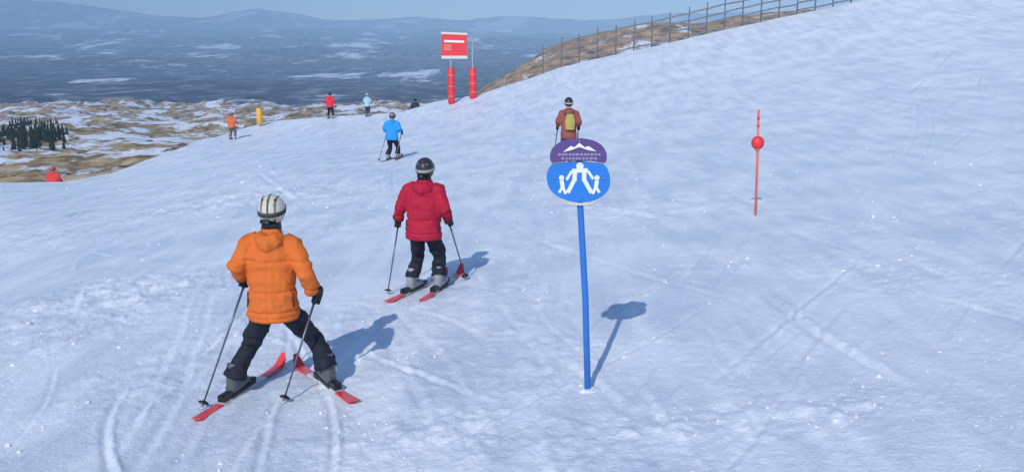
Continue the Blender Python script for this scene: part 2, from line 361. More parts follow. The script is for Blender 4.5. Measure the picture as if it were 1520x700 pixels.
# ------------------------------------------------------------------ people
SKIN = mat('skin', (.52, .32, .24), .5)
M_sole = mat('boot_sole', (.03, .03, .035), .6)
M_steel = mat('steel', (.55, .56, .58), .3, 1.0)
M_alu = mat('pole_shaft', (.14, .15, .18), .35, .6)
M_lens = mat('goggle_lens', (.03, .025, .03), .1)
M_black = mat('black_plastic', (.015, .016, .02), .45, noise=(20, .2))
def cloth(name, c, sc=60, bump=.5): return mat(name, c, .72, noise=(5, .14), bump=(sc, bump, .004), spec=.2)

def folds(seed, amp, quilt=0, seams=()):
    def f(co):
        xs = co[:, 2] * 26 + co[:, 0] * 9 * np.sign(co[:, 0]) + 3.0 * n3(co, 5, seed)
        d = amp * (np.sin(xs) * .45 * (0.4 + n3(co, 4, seed + 1)) + n3(co, 9, seed + 2) * .9 - np.abs(n3(co * np.array([1., 1., 1.6]), 11, seed + 7)) * .9 + n3(co, 24, seed + 3) * .5)
        d = d - .006 * np.exp(-(co[:, 0] / .007) ** 2) * (co[:, 1] < 0) * bool(seams)
        for z0_, dp in seams: d = d - dp * np.exp(-((co[:, 2] - z0_ - .02 * np.abs(co[:, 0])) / .009) ** 2) + dp * .5 * np.exp(-((co[:, 2] - z0_ + .03) / .02) ** 2)
        if quilt:
            q = np.abs(np.sin(co[:, 2] * math.pi / quilt)); d = d + .006 * (np.minimum(q * 2.2, 1) - .8)
        return d
    return f
def hand(parent, c, axis, side, m, near):
    """gloved hand closed round a grip: palm, four unequal curled fingers, thumb"""
    bm = bmesh.new(); c = Vector(c); ax = Vector(axis).normalized()          # ax: down the pole
    fw = Vector((0, 1, 0)); fw = (fw - ax * fw.dot(ax)).normalized(); lat = ax.cross(fw) * side
    P = lambda a, b, d: c + ax * a + fw * b + lat * d
    tube(bm, [P(-.05, -.028, .012), P(-.01, -.036, .014), P(.04, -.03, .012)], [(.022, .03), (.026, .036), (.02, .03)], 10)
    for k, ln in enumerate((.95, 1.05, 1.0, .85)):
        a = -.042 + .027 * k
        tube(bm, [P(a, -.02, .03), P(a, .018 * ln, .036), P(a, .04 * ln, .012), P(a, .034 * ln, -.016), P(a, .008, -.026)], [.0145, .0145, .0135, .0125, .010], 8)
    tube(bm, [P(-.045, -.03, -.012), P(-.05, -.005, -.034), P(-.042, .022, -.034)], [.017, .015, .012], 8)
    tube(bm, [P(-.03, -.035, .012), P(-.055, -.075, .015), P(-.065, -.11, .016)], [.034, .038, .044], 10)
    return remeshed('glove', bm, .008 if near else .014, m, parent, smooth=2)

def person(name, label, foot, D, H=1.68, jacket=(.3, .3, .3), pants=(.02, .022, .03), helmet=(.1, .1, .1), strap=(.03, .03, .03), glove=(.02, .02, .025), stance=.5, plow=20,
           yaw=0, lean=.14, flex=.07, hands=None, poles=None, near=True, group=None, skis=None, cat='person', hood=True, boots=(.25, .26, .28), voxel=None, who='', sx=1.0, quilt=0, vents=True, skilen=1.3, turn=0, ski_turn=0, seams=(), stripes=None, pack=None):
    D = D or hit(*foot) or 55.0; p = at(foot[0], foot[1], D); root = empty('person', (p.x, p.y, g1(p.x, p.y)), yaw); tag(root, label, cat, group)
    z0 = root.location.z; cy, sy = math.cos(yaw), math.sin(yaw)
    def gl(x, y): return g1(p.x + x * cy - y * sy, p.y + x * sy + y * cy) - z0
    sd = hash_seed(label); rs = random.Random(sd)
    v = voxel or (.0095 if near else .026); k = H / 1.75
    J = cloth('cloth_%02d_%02d_%02d' % tuple(int(c * 99) for c in jacket), jacket); T = cloth('cloth_%02d_%02d_%02d' % tuple(int(c * 99) for c in pants), pants)
    HM = mat('shell_%02d_%02d_%02d' % tuple(int(c * 99) for c in helmet), helmet, .35, noise=(3, .08)); SM = cloth('strap_%02d_%02d_%02d' % tuple(int(c * 99) for c in strap), strap)
    GM = cloth('cloth_%02d_%02d_%02d' % tuple(int(c * 99) for c in glove), glove); BM_ = mat('boot_%02d_%02d_%02d' % tuple(int(c * 99) for c in boots), boots, .4)
    fl = {}; 
    for s in (-1, 1): fl[s] = (s * stance / 2, 0.03 * s * rs.uniform(-1, 1), gl(s * stance / 2, 0) + .045)
    zc = (fl[-1][2] + fl[1][2]) / 2
    hip = Vector((0, -.05 - flex * .5, zc + (.90 - flex) * k - .10 * max(0, stance - .4)))
    chest = hip + Vector((0, math.sin(lean) * .40 * k, math.cos(lean) * .40 * k)); neck = hip + Vector((0, math.sin(lean) * .56 * k, math.cos(lean) * .56 * k))
    head = neck + Vector((0, .055, .155 * k)); sh = .175 * k * sx
    # body under the clothes: one skin
    bm = bmesh.new()
    tube(bm, [hip + Vector((0, 0, -.05)), hip, chest, neck + Vector((0, 0, -.03))], [(.13, .09), (.15, .1), (.16, .1), (.07, .06)], 14)
    tube(bm, [neck + Vector((0, 0, -.06)), neck + Vector((0, .015, .06)), head + Vector((0, 0, -.02))], [.06, .055, .06], 10)
    ball(bm, head, (.075, .095, .115)); ball(bm, head + Vector((0, .055, -.06)), (.05, .05, .05)); ball(bm, head + Vector((0, .102, -.015)), (.014, .02, .024))
    ball(bm, head + Vector((0, .088, -.055)), (.026, .012, .010))
    for s in (-1, 1): ball(bm, head + Vector((s * .076, -.005, -.01)), (.012, .024, .034)); ball(bm, head + Vector((s * .03, .088, .012)), (.014, .008, .009))
    for s in (-1, 1):
        f = Vector(fl[s]); a_ = hip + Vector((s * .085, 0, -.06)); kn = Vector((a_.x * .42 + f.x * .58, .06 + flex, f.z + (a_.z - f.z) * .50)); tube(bm, [a_, a_.lerp(kn, .4), kn, f + Vector((0, -.035, .17)), f + Vector((0, -.03, .12))], [.07, .062, .045, .034, .034], 10)
    hd = hands or ((-.27, .22, .93), (.27, .14, .93)); el = {}
    for s in (-1, 1):
        h = Vector(hd[0 if s < 0 else 1]); h.x *= min(1, sx); h.z = h.z * k + zc; so_ = chest + Vector((s * sh, .0, .10 * k)); mid = (so_ + h) / 2
        L1 = .30 * k; half = (h - so_).length / 2; bend = math.sqrt(max(.0, L1 * L1 - half * half)); e_ = mid + Vector((s * .35 * sx, -.85, -.1)).normalized() * min(bend, .15); el[s] = (so_, e_, h)
        tube(bm, [so_, e_, h + (e_ - h).normalized() * .07], [.045, .038, .028], 10)
    remeshed('body', bm, .014 if near else .024, SKIN, root, smooth=3)
    # jacket
    bm = bmesh.new(); hem = hip + Vector((0, -.01, -.13 * k)); wv = sx; slv = .55 + .45 * min(1, sx)
    tube(bm, [hem, hem + Vector((0, 0, .07)), hip + Vector((0, .0, .08)), (hip + chest) / 2 + Vector((0, 0, .05)), chest, chest + Vector((0, .01, .075 * k)), neck + Vector((0, .0, -.035)), neck + Vector((0, .01, .045))],
         [(.215 * wv, .165), (.22 * wv, .17), (.205 * wv, .155), (.215 * wv, .16), (.225 * wv, .16), (.20 * wv, .135), (.115 * wv, .10), (.085, .085)], 22)
    for s in (-1, 1):
        a, b, c = el[s]; u_ = (b - a); w_ = (c - b); wr_ = c - w_.normalized() * .085
        tube(bm, [a + Vector((-s * .06, 0, .0)), a + u_ * .12, a + u_ * .55, b, b + w_ * .35, wr_], [q_ * slv for q_ in (.085, .096, .082, .074, .068, .056)], 14)
    if hood:
        tube(bm, [neck + Vector((-.10, -.06, .0)), neck + Vector((-.05, -.115, -.035)), neck + Vector((0, -.135, -.055)), neck + Vector((.05, -.115, -.035)), neck + Vector((.10, -.06, .0))], [.045, .07, .08, .07, .045], 12, ref=(0, 0, 1))
    jo = remeshed('jacket', bm, v, J, root, smooth=3, wr=folds(sd % 97, .015 if near else .008, quilt, [(hip.z + q_, .012) for q_ in seams]))
    if near:
        bm = bmesh.new(); tube(bm, [hem + Vector((0, 0, -.012)), hem + Vector((0, 0, .022))], [(.214 * wv, .164), (.219 * wv, .168)], 26); bm_obj('hem_band', bm, J, jo)
        for s in (-1, 1):
            a, b, c = el[s]; w_ = (c - b).normalized(); bm = bmesh.new(); tube(bm, [c - w_ * .105, c - w_ * .075], [.060, .056], 14); bm_obj('cuff', bm, GM, jo)
        bm = bmesh.new(); tube(bm, [neck + Vector((0, .0, .025)), neck + Vector((0, .012, .06)), neck + Vector((0, .025, .095))], [(.080, .082), (.078, .08), (.07, .075)], 18); bm_obj('neck_gaiter', bm, M_black, root)
        for s in (-1, 1):
            bm = bmesh.new(); xz = .19 * wv; tube(bm, [hip + Vector((s * xz * 1.03, -.085, -.03)), hip + Vector((s * xz, -.075, .09))], [.006, .006], 6); bm_obj('pocket_zip', bm, M_black, jo)
    if pack:
        bm = bmesh.new(); tube(bm, [hip + Vector((.02, -.20, .10)), chest + Vector((.02, -.22, -.10)), chest + Vector((.02, -.19, .08))], [(.11, .06), (.13, .08), (.09, .05)], 14); po_ = remeshed('backpack', bm, .02, cloth('pack_cloth', pack), root, smooth=2)
        for s in (-1, 1): bm = bmesh.new(); tube(bm, [chest + Vector((s * .09, -.16, .06)), chest + Vector((s * .11, -.02, .15)), chest + Vector((s * .11, .15, .02)), chest + Vector((s * .13, .10, -.15))], [.018] * 4, 8); bm_obj('strap', bm, M_black, po_)
    # trousers
    bm = bmesh.new()
    tube(bm, [hip + Vector((0, 0, .06)), hip + Vector((0, -.005, -.05)), hip + Vector((0, 0, -.16 * k))], [(.165 * wv, .125), (.18 * wv, .14), (.15, .12)], 18)
    for s in (-1, 1):
        f = Vector(fl[s]); a = hip + Vector((s * .085, 0, -.06)); kn = Vector((a.x * .42 + f.x * .58, .06 + flex, f.z + (a.z - f.z) * .50)); an = f + Vector((0, -.035, .17))
        tube(bm, [a, a.lerp(kn, .4), kn, kn.lerp(an, .45), an.lerp(kn, .12), an + Vector((0, 0, -.035))], [(.105, .11), (.098, .10), (.082, .088), (.084, .09), (.092, .10), (.098, .108)], 14)
    remeshed('trousers', bm, v, T, root, smooth=3, wr=folds(sd % 89 + 11, .018 if near else .009))
    # boots
    for s in (-1, 1):
        f = Vector(fl[s]); ya = s * R(plow[(s + 1) // 2] if isinstance(plow, tuple) else abs(plow)) + ski_turn
        Mr = Matrix.Translation(f) @ Matrix.Rotation(ya, 4, 'Z'); q = lambda *a: Mr @ Vector(a)
        bm = bmesh.new()
        tube(bm, [q(0, -.10, .045), q(0, -.02, .055), q(0, .08, .05), q(0, .17, .035)], [(.045, .05), (.052, .06), (.05, .05), (.038, .032)], 12)
        tube(bm, [q(0, -.05, .03), q(0, -.04, .12), q(0, .0, .24)], [(.048, .065), (.056, .075), (.062, .08)], 12)
        bo = remeshed('boot', bm, .012 if near else .024, BM_, root, smooth=2)
        bm = bmesh.new(); box(bm, f + Mr.to_3x3() @ Vector((0, .03, -.008)), (.075, .30, .03), Matrix.Rotation(ya, 4, 'Z')); bm_obj('sole', bm, M_sole, bo, smooth=False)
        if near:
            for j in range(3):
                bm = bmesh.new(); box(bm, q(s * .056, .085 - .055 * j, .075 + .055 * j), (.016, .05, .014), Matrix.Rotation(ya, 4, 'Z')); bm_obj('buckle', bm, M_steel, bo, smooth=False)
    # helmet
    hr = Matrix.Rotation(turn, 4, 'Z'); hc = head + Vector((0, -.008, .03)); bm = bmesh.new()
    bmesh.ops.create_uvsphere(bm, u_segments=26, v_segments=18, radius=1, matrix=Matrix.Translation(hc) @ hr @ Matrix.Diagonal((.106, .132, .120, 1)))
    for vt in bm.verts:
        d = vt.co - hc
        if d.z < -.045: vt.co.z = hc.z - .045 - (.045 if d.y < .04 else .0) * min(1, (-.045 - d.z) / .03)
        if d.z < -.03: vt.co.x = hc.x + d.x * 1.02
    he = bm_obj('helmet', bm, HM, root)
    bm = bmesh.new(); rg = []
    for j in range(29):
        a = 2 * math.pi * j / 28; rg.append(hc + hr.to_3x3() @ Vector((.109 * math.cos(a), .135 * math.sin(a), -.012 + .014 * math.sin(a))))
    for j in range(28):
        A, B = rg[j], rg[j + 1]; o_ = Vector((0, 0, .017)); bm.faces.new([bm.verts.new(x) for x in (A - o_, B - o_, B + o_, A + o_)])
    bmesh.ops.remove_doubles(bm, verts=bm.verts, dist=.0005); bmesh.ops.solidify(bm, geom=bm.faces[:], thickness=.004); bm_obj('goggle_strap', bm, SM, root)
    bm = bmesh.new(); tube(bm, [hc + hr.to_3x3() @ Vector((-.085, .085, -.005)), hc + hr.to_3x3() @ Vector((-.04, .125, -.005)), hc + hr.to_3x3() @ Vector((.04, .125, -.005)), hc + hr.to_3x3() @ Vector((.085, .085, -.005))], [(.036, .012), (.042, .02), (.042, .02), (.036, .012)], 12, ref=(0, 0, 1)); bm_obj('goggles', bm, M_lens, root)
    if stripes:
        for a in (-.05, 0, .05):
            bm = bmesh.new(); rw = []
            for j in range(15):
                ph = R(-62 + 124 * j / 14 - 38); kx = math.sqrt(1 - (a / .106) ** 2)
                c_ = Vector((a, .132 * kx * math.sin(ph), .120 * kx * math.cos(ph))); nn = Vector((c_.x / .106 ** 2, c_.y / .132 ** 2, c_.z / .12 ** 2)).normalized(); c_ = hc + c_ + nn * .0015
                rw.append([bm.verts.new(c_ + Vector((-.008, 0, 0))), bm.verts.new(c_ + Vector((.008, 0, 0)))])
            for A_, B_ in zip(rw, rw[1:]): bm.faces.new((A_[0], A_[1], B_[1], B_[0]))
            bmesh.ops.solidify(bm, geom=bm.faces[:], thickness=.003); bm_obj('stripe', bm, mat('stripe_%02d' % int(stripes[0] * 99), stripes, .4), he)
    if near and vents:
        for a in (-.05, 0, .05):
            for zz in (.055, .085):
                bm = bmesh.new(); yy = -math.sqrt(max(0, 1 - (a / .106) ** 2 - (zz / .120) ** 2)) * .132
                box(bm, hc + Vector((a, yy - .001, zz)), (.016, .012, .022), Matrix.Rotation(math.atan2(zz, -yy) * -.8, 4, 'X')); bm_obj('vent', bm, M_black, he, smooth=False)
        bm = bmesh.new(); tube(bm, [hc + Vector((-.06, -.115, -.075)), hc + Vector((0, -.128, -.078)), hc + Vector((.06, -.115, -.075))], [.018, .022, .018], 8); bm_obj('back_rim', bm, M_black, he)
    # hands
    poles_ = poles if poles is not None else ((-.42, -.30), (.16, -.34)); hm = {}
    for s in (-1, 1):
        c = el[s][2]
        if poles_: tx, ty = poles_[0 if s < 0 else 1]; tip = Vector((tx, ty, gl(tx, ty))); ax = (tip - c)
        else: ax = Vector((0, .2, -1)); tip = None
        hand(root, c, ax, s, GM, near); hm[s] = (c, ax, tip)
    wl = who or label
    if poles_:
        for s in (-1, 1):
            c, ax, tip = hm[s]; a = ax.normalized(); wc = root.matrix_basis
            t = empty('ski_pole', root.location, yaw); tag(t, 'ski pole in the %s hand of %s' % ('left' if s < 0 else 'right', wl), 'ski pole', 'ski poles')
            th = .009 if near else .013
            bm = bmesh.new(); tube(bm, [c + a * .05, c + a * .4, tip - a * .04], [th * 1.1, th, th * .75], 8); bm_obj('shaft', bm, M_alu, t)
            bm = bmesh.new(); tube(bm, [c - a * .075, c - a * .06, c - a * .02, c + a * .06], [.012, .019, .016, .014], 10); bm_obj('grip', bm, M_black, t)
            bm = bmesh.new(); tube(bm, [tip - a * .075, tip - a * .06, tip - a * .05], [.012, .045, .04], 12); bm_obj('basket', bm, M_black, t)
            bm = bmesh.new(); tube(bm, [tip - a * .04, tip + a * .03], [.006, .002], 6); bm_obj('tip', bm, M_steel, t)
    # skis
    if skis:
        mid, endc = skis; MM = mat('ski_%02d_%02d_%02d' % tuple(int(c * 99) for c in mid), mid, .3, noise=(6, .12)); ME = mat('ski_%02d_%02d_%02d' % tuple(int(c * 99) for c in endc), endc, .3, noise=(6, .1))
        for s in (-1, 1):
            f = fl[s]; ya = s * R(plow[(s + 1) // 2] if isinstance(plow, tuple) else abs(plow)) + ski_turn; wx = p.x + f[0] * cy - f[1] * sy; wy = p.y + f[0] * sy + f[1] * cy; A = yaw + ya
            dx, dy = -math.sin(A), math.cos(A); zf = g1(wx + dx * .5, wy + dy * .5); zr = g1(wx - dx * .5, wy - dy * .5); zm = g1(wx, wy)
            sl_ = (zf - zr); lift = max(g1(wx + dx * q_, wy + dy * q_) - (zm + sl_ * q_) for q_ in (-.5, -.35, -.2, -.1, 0, .1, .2, .35, .5, .65)); t = empty('ski', (wx, wy, zm + min(lift, .06) + .004), 0); t.rotation_mode = 'XYZ'; t.rotation_euler = (math.atan2(zf - zr, 1.0), 0, A)
            tag(t, 'ski on the %s foot of %s' % ('left' if s < 0 else 'right', wl), 'ski', 'skis')
            def deck(y0, y1, n):
                bm = bmesh.new(); prev = None
                for j in range(n + 1):
                    y = y0 + (y1 - y0) * j / n; q = (y - .1) / (skilen * .5); hw = .036 + .018 * q * q * (1.15 if q > 0 else 1)
                    zz = 0
                    if q > .82: zz = ((q - .82) / .18) ** 2 * .10; hw *= math.sqrt(max(.02, 1 - ((q - .82) / .182) ** 2 * .9))
                    if q < -.93: zz = ((-q - .93) / .07) ** 2 * .012; hw *= 1 - .25 * ((-q - .93) / .07) ** 2
                    th_ = .012 + .012 * max(0, 1 - abs(q) * 1.6)
                    row = [bm.verts.new((-hw, y, zz)), bm.verts.new((hw, y, zz)), bm.verts.new((hw * .9, y, zz + th_)), bm.verts.new((-hw * .9, y, zz + th_))]
                    if prev:
                        for a in range(4): bm.faces.new((prev[a], prev[(a + 1) % 4], row[(a + 1) % 4], row[a]))
                    else: bm.faces.new(row)
                    prev = row
                bm.faces.new(prev[::-1]); return bm
            h_ = skilen / 2
            bm_obj('deck', deck(.1 - h_ * .52, .1 + h_ * .45, 12), MM, t, smooth=False); bm_obj('tip', deck(.1 + h_ * .452, .1 + h_, 14), ME, t, smooth=False); bm_obj('tail', deck(.1 - h_, .1 - h_ * .522, 8), ME, t, smooth=False)
            if near:
                bm = bmesh.new(); box(bm, (0, .19, .04), (.07, .10, .04)); box(bm, (0, .24, .05), (.05, .05, .03)); bm_obj('toe_binding', bm, M_black, t, smooth=False)
                bm = bmesh.new(); box(bm, (0, -.17, .045), (.065, .12, .05)); box(bm, (0, -.22, .07), (.03, .05, .025)); bm_obj('heel_binding', bm, M_black, t, smooth=False)
    return root
def hash_seed(s):
    h = 7
    for ch in s: h = (h * 131 + ord(ch)) % 1000003
    return h
PALE = (.56, .54, .56); RED = (.75, .06, .06); INK = (.02, .023, .034)
person('person', 'skier in a bright orange hooded jacket and black trousers, legs wide in a snowplough', (419, 582), None, 1.70, jacket=(.68, .155, .028), pants=INK, helmet=(.62, .58, .46), strap=(.06, .06, .06), glove=(.02, .02, .025),
       stance=.76, plow=(15, 33), hands=((-.29, .10, .90), (.35, -.02, .80)), poles=((-.58, -.28), (.08, -.30)), skis=((.62, .62, .64), RED), who='the skier in the orange jacket', sx=.93, seams=(.10, .34, -.06), boots=(.10, .10, .11), stripes=(.30, .28, .24), skilen=1.35)
person('person', 'skier in a crimson red hooded jacket and black trousers', (634, 430), None, 1.56, jacket=(.44, .015, .045), pants=INK, helmet=(.03, .03, .035), strap=(.35, .33, .33), glove=(.05, .02, .025), stance=.32, plow=5, yaw=R(-8), ski_turn=R(-14),
       hands=((-.36, .10, .82), (.26, .10, .86)), poles=((-.44, -.15), (.40, .35)), skis=((.5, .5, .52), RED), who='the skier in the crimson jacket', sx=.97, seams=(.10, -.05), boots=(.3, .3, .32))
person('person', 'skier in a dark maroon jacket half hidden behind the blue sign', (843, 250), None, 1.74, pack=(.42, .36, .10), jacket=(.30, .085, .07), pants=(.04, .08, .22), helmet=(.035, .03, .035), strap=(.5, .45, .3), near=False, stance=.28, skis=((.4, .4, .4), (.4, .4, .4)), who='the skier behind the blue sign', sx=.92, plow=4)
person('person', 'small skier in a bright blue jacket and black trousers on the upper slope', (584, 237), None, 1.58, jacket=(.03, .30, .70), pants=INK, helmet=(.22, .16, .14), near=False, stance=.34, skis=((.12, .12, .13), (.5, .12, .1)), who='the small skier in blue', sx=1.05, plow=8, yaw=R(-10))
person('person', 'tiny figure in a red jacket standing on the crest left of the red board', (491, 176), None, 1.7, jacket=(.70, .04, .06), pants=(.02, .02, .03), helmet=(.04, .04, .05), near=False, voxel=.04, stance=.3, poles=(), sx=1.1)
person('person', 'tiny slim figure in pale teal on the crest beside the one in red', (546, 173), None, 1.45, jacket=(.38, .58, .58), pants=(.06, .07, .09), helmet=(.4, .4, .42), near=False, voxel=.04, stance=.2, poles=(), sx=.85)
person('person', 'figure in a red jacket showing above the lower left edge of the snow', (82, 283), 42, 1.62, jacket=(.72, .06, .06), pants=(.10, .05, .05), helmet=(.6, .08, .08), near=False, voxel=.04, stance=.3, poles=(), sx=1.3)
person('person', 'dark figure with only head and shoulders above the crest', (617, 186), 60, 1.6, jacket=(.04, .045, .06), pants=INK, helmet=(.02, .02, .03), near=False, voxel=.04, stance=.3, poles=())
person('person', 'tiny figure in orange-red beside the yellow post at the edge of the snow', (345, 194), 52, 1.6, jacket=(.70, .16, .07), pants=(.20, .14, .12), helmet=(.3, .2, .15), near=False, voxel=.04, stance=.3, poles=())

# ------------------------------------------------------------------ signs and markers
M_white = mat('white_paint', (.78, .78, .78), .5, noise=(8, .06))
def squircle(w_, h_, z0, z1, n=40, p_=2.6):
    """closed outline of a rounded board, cut between heights z0..z1"""
    out = []
    for j in range(n):
        a = 2 * math.pi * j / n; c, s = math.cos(a), math.sin(a)
        out.append((w_ / 2 * math.copysign(abs(c) ** (2 / p_), c), h_ / 2 * math.copysign(abs(s) ** (2 / p_), s)))
    return [(x, min(max(z, z0), z1)) for x, z in out]
def clean(o):
    r = [o[0]]
    for q in o[1:]:
        if (Vector(q) - Vector(r[-1])).length > 1e-4: r.append(q)
    if (Vector(r[0]) - Vector(r[-1])).length < 1e-4: r.pop()
    return r
def stroke(bm, a, b, wd, y0, y1):
    a, b = Vector(a), Vector(b); d = (b - a).normalized(); n = Vector((-d.y, d.x)) * wd / 2
    plate(bm, [tuple(a - n), tuple(b - n), tuple(b + n), tuple(a + n)], y0, y1)
def disc(bm, c, r, y0, y1, n=14): plate(bm, [(c[0] + r * math.cos(6.2832 * j / n), c[1] + r * math.sin(6.2832 * j / n)) for j in range(n)], y0, y1)
def piste_sign(base, label):
    D = hit(*base); p = at(base[0], base[1], D); z = g1(p.x, p.y); root = empty('piste_sign', (p.x, p.y, z)); tag(root, label, 'sign')
    L = lambda px, py: (u_of(860 + (px - 860) * .90, py) * p.y - p.x, CZ + p.y * e_of(py) - z)
    mb = mat('sign_blue', (.02, .19, .60), .4, noise=(5, .12)); mh = mat('sign_purple', (.11, .06, .21), .4, noise=(6, .2)); mp_ = mat('post_blue', (.025, .17, .55), .35, noise=(7, .18), bump=(40, .2, .003))
    a, b = L(861, 298), L(859, 225); bm = bmesh.new(); tube(bm, [(0, .0, -.3), (a[0] * .5 + .004, 0, a[1] * .5), (a[0], 0, a[1]), (b[0], 0, b[1])], [.025, .024, .023, .023], 14); bm_obj('post', bm, mp_, root)
    def face(name, poly, y0, y1, m, par): bm = bmesh.new(); plate(bm, [L(*q) for q in poly], y0, y1); return bm_obj(name, bm, m, par, smooth=False)
    def arc(pts, n=5):
        out = []
        for i in range(len(pts)):
            P0, P1, P2, P3 = (Vector(pts[(i + k) % len(pts)]) for k in (-1, 0, 1, 2))
            for j in range(n):
                t_ = j / n; out.append(tuple(.5 * ((2 * P1) + (P2 - P0) * t_ + (2 * P0 - 5 * P1 + 4 * P2 - P3) * t_ ** 2 + (3 * P1 - P0 - 3 * P2 + P3) * t_ ** 3)))
        return out
    bo = face('board', arc([(815, 243), (807, 254), (806, 266), (811, 279), (823, 289), (842, 296), (861, 298), (880, 296), (897, 289), (907, 279), (910, 266), (907, 253), (900, 243), (882, 240), (858, 239), (834, 240)]), -.046, -.030, mb, root)
    ho = face('header', arc([(815, 240), (811, 230), (815, 219), (825, 211), (840, 206), (859, 204), (877, 206), (891, 211), (900, 219), (904, 230), (900, 240), (880, 237.5), (858, 237), (836, 237.5)]), -.056, -.040, mh, root)
    face('rim', [(824, 290.5), (842, 297.5), (861, 299.5), (880, 297.5), (896, 290.5), (880, 300.5), (861, 303), (842, 300.5)], -.048, -.030, mat('rim_cream', (.62, .60, .50), .5), bo)
    face('mountain_mark', [(832, 224), (845, 215), (851, 217), (859, 210.5), (868, 217), (874, 215), (887, 223), (873, 221), (859, 216.5), (846, 221)], -.060, -.0565, M_white, ho)
    mt = mat('sign_grey', (.30, .27, .38), .5)
    for r_, (y_, x0, x1) in enumerate(((227.5, 824, 892), (233.5, 830, 886))):
        xx = x0
        while xx < x1:
            w_ = random.uniform(2.5, 5.5); face('mark', [(xx, y_ + 1.6), (xx + w_, y_ + 1.6), (xx + w_, y_ - 1.6), (xx, y_ - 1.6)], -.0585, -.0563, mt, ho); xx += w_ + random.uniform(1.2, 2.2)
    def st(bm, A, B, wd, k): stroke(bm, L(*A), L(*B), wd * D / FPX * .95, -.0495 - .0004 * k, -.0463 - .0004 * k)
    bm = bmesh.new(); disc(bm, L(860, 245), 5.2 * D / FPX, -.0495, -.0463)
    for k, (A, B, wd) in enumerate([((847, 252), (873, 251), 6), ((852, 252), (851, 267), 6.5), ((867, 252), (867, 267), 6.5), ((851, 265), (840, 284), 6), ((867, 265), (879, 284), 6), ((847, 252), (838, 265), 4), ((873, 252), (882, 264), 4)]): st(bm, A, B, wd, k + 1)
    bm_obj('pictogram', bm, M_white, bo, smooth=False)
    for sgn in (-1, 1):
        bm = bmesh.new(); disc(bm, L(859 + sgn * 29, 262), 3.6 * D / FPX, -.0495, -.0463)
        for k, (A, B, wd) in enumerate([((859 + sgn * 29, 266), (859 + sgn * 27, 276), 6), ((859 + sgn * 27, 275), (859 + sgn * 33, 284), 4), ((859 + sgn * 27, 275), (859 + sgn * 22, 286), 4)]): st(bm, A, B, wd, k + 1)
        bm_obj('pictogram', bm, M_white, bo, smooth=False)
    for q in ((860, 222), (861, 268)):
        c = L(*q); bm = bmesh.new(); box(bm, (c[0], -.012, c[1]), (.075, .05, .03)); co_ = bm_obj('clamp', bm, M_steel, root, smooth=False)
    for q in ((859, 207.5), (818, 262), (899, 262), (861, 292)):
        c = L(*q); bm = bmesh.new(); tube(bm, [(c[0], -.066, c[1]), (c[0], -.045, c[1])], [.005, .006], 8); bm_obj('bolt', bm, M_steel, root)
    bm = bmesh.new(); ball(bm, (0, 0, -.015), (.10, .09, .035), 12, 8)
    for j in range(14): ball(bm, (random.gauss(0, .05), random.gauss(0, .045), random.uniform(-.02, .008)), random.uniform(.015, .03), 8, 6)
    remeshed('packed_snow', bm, .008, SNOW, root, smooth=1)
piste_sign((875, 579), 'rounded blue sign with purple top on a leaning blue post')

def marker_pole(base, D, ttop, ball_y, br, mp_, mb, label, rad=.022, lean=0):
    D = hit(*base); p = at(base[0], base[1], D); z = g1(p.x, p.y); root = empty('marker_pole', (p.x, p.y, z)); tag(root, label, 'marker pole')
    h = CZ + p.y * e_of(ttop) - z; hb = CZ + p.y * e_of(ball_y) - z
    bm = bmesh.new(); tube(bm, [(0, 0, -.3), (lean * .5, 0, h * .5), (lean, 0, h)], [rad, rad, rad * .9], 10); bm_obj('pole', bm, mp_, root)
    bm = bmesh.new(); ball(bm, (lean * hb / h, 0, hb), (br, br * .8, br * 1.05), 18, 12); bm_obj('ball', bm, mb, root)
    bm = bmesh.new(); tube(bm, [(lean * hb / h, 0, hb - br * 1.25), (lean * hb / h, 0, hb - br * .9)], [rad * 1.7, rad * 1.7], 10); bm_obj('collar', bm, mp_, root)
    for k in range(2): bm = bmesh.new(); tube(bm, [(lean * (.84 + .07 * k), 0, h * (.84 + .07 * k)), (lean * (.865 + .07 * k), 0, h * (.865 + .07 * k))], [rad * 1.08, rad * 1.08], 10); bm_obj('band', bm, mb, root)
M_red = mat('red_paint', (.78, .035, .04), .45, noise=(6, .12)); M_rpole = mat('coral_pole', (.72, .16, .11), .45, noise=(6, .15)); M_dark = mat('dark_pole', (.06, .07, .09), .5, noise=(6, .2))
marker_pole((1122, 320), 17.0, 163, 212, .095, M_rpole, M_red, 'slim red marker pole with a red ball near its top', .019, -.06)
p = at(386, 186, hit(386, 187) or 56); z = g1(p.x, p.y); t = empty('padded_post', (p.x, p.y, z)); tag(t, 'short yellow-orange padded post on the upper left snow', 'post')
bm = bmesh.new(); tube(bm, [(0, 0, .12), (0, 0, .16), (0, 0, 1.1), (0, 0, 1.16)], [.15, .19, .19, .14], 14); bm_obj('pad', bm, mat('orange_pad', (.86, .42, .05), .6, noise=(4, .1)), t)
bm = bmesh.new(); tube(bm, [(0, 0, -.3), (0, 0, 1.3)], [.04, .04], 10); bm_obj('post', bm, M_dark, t)

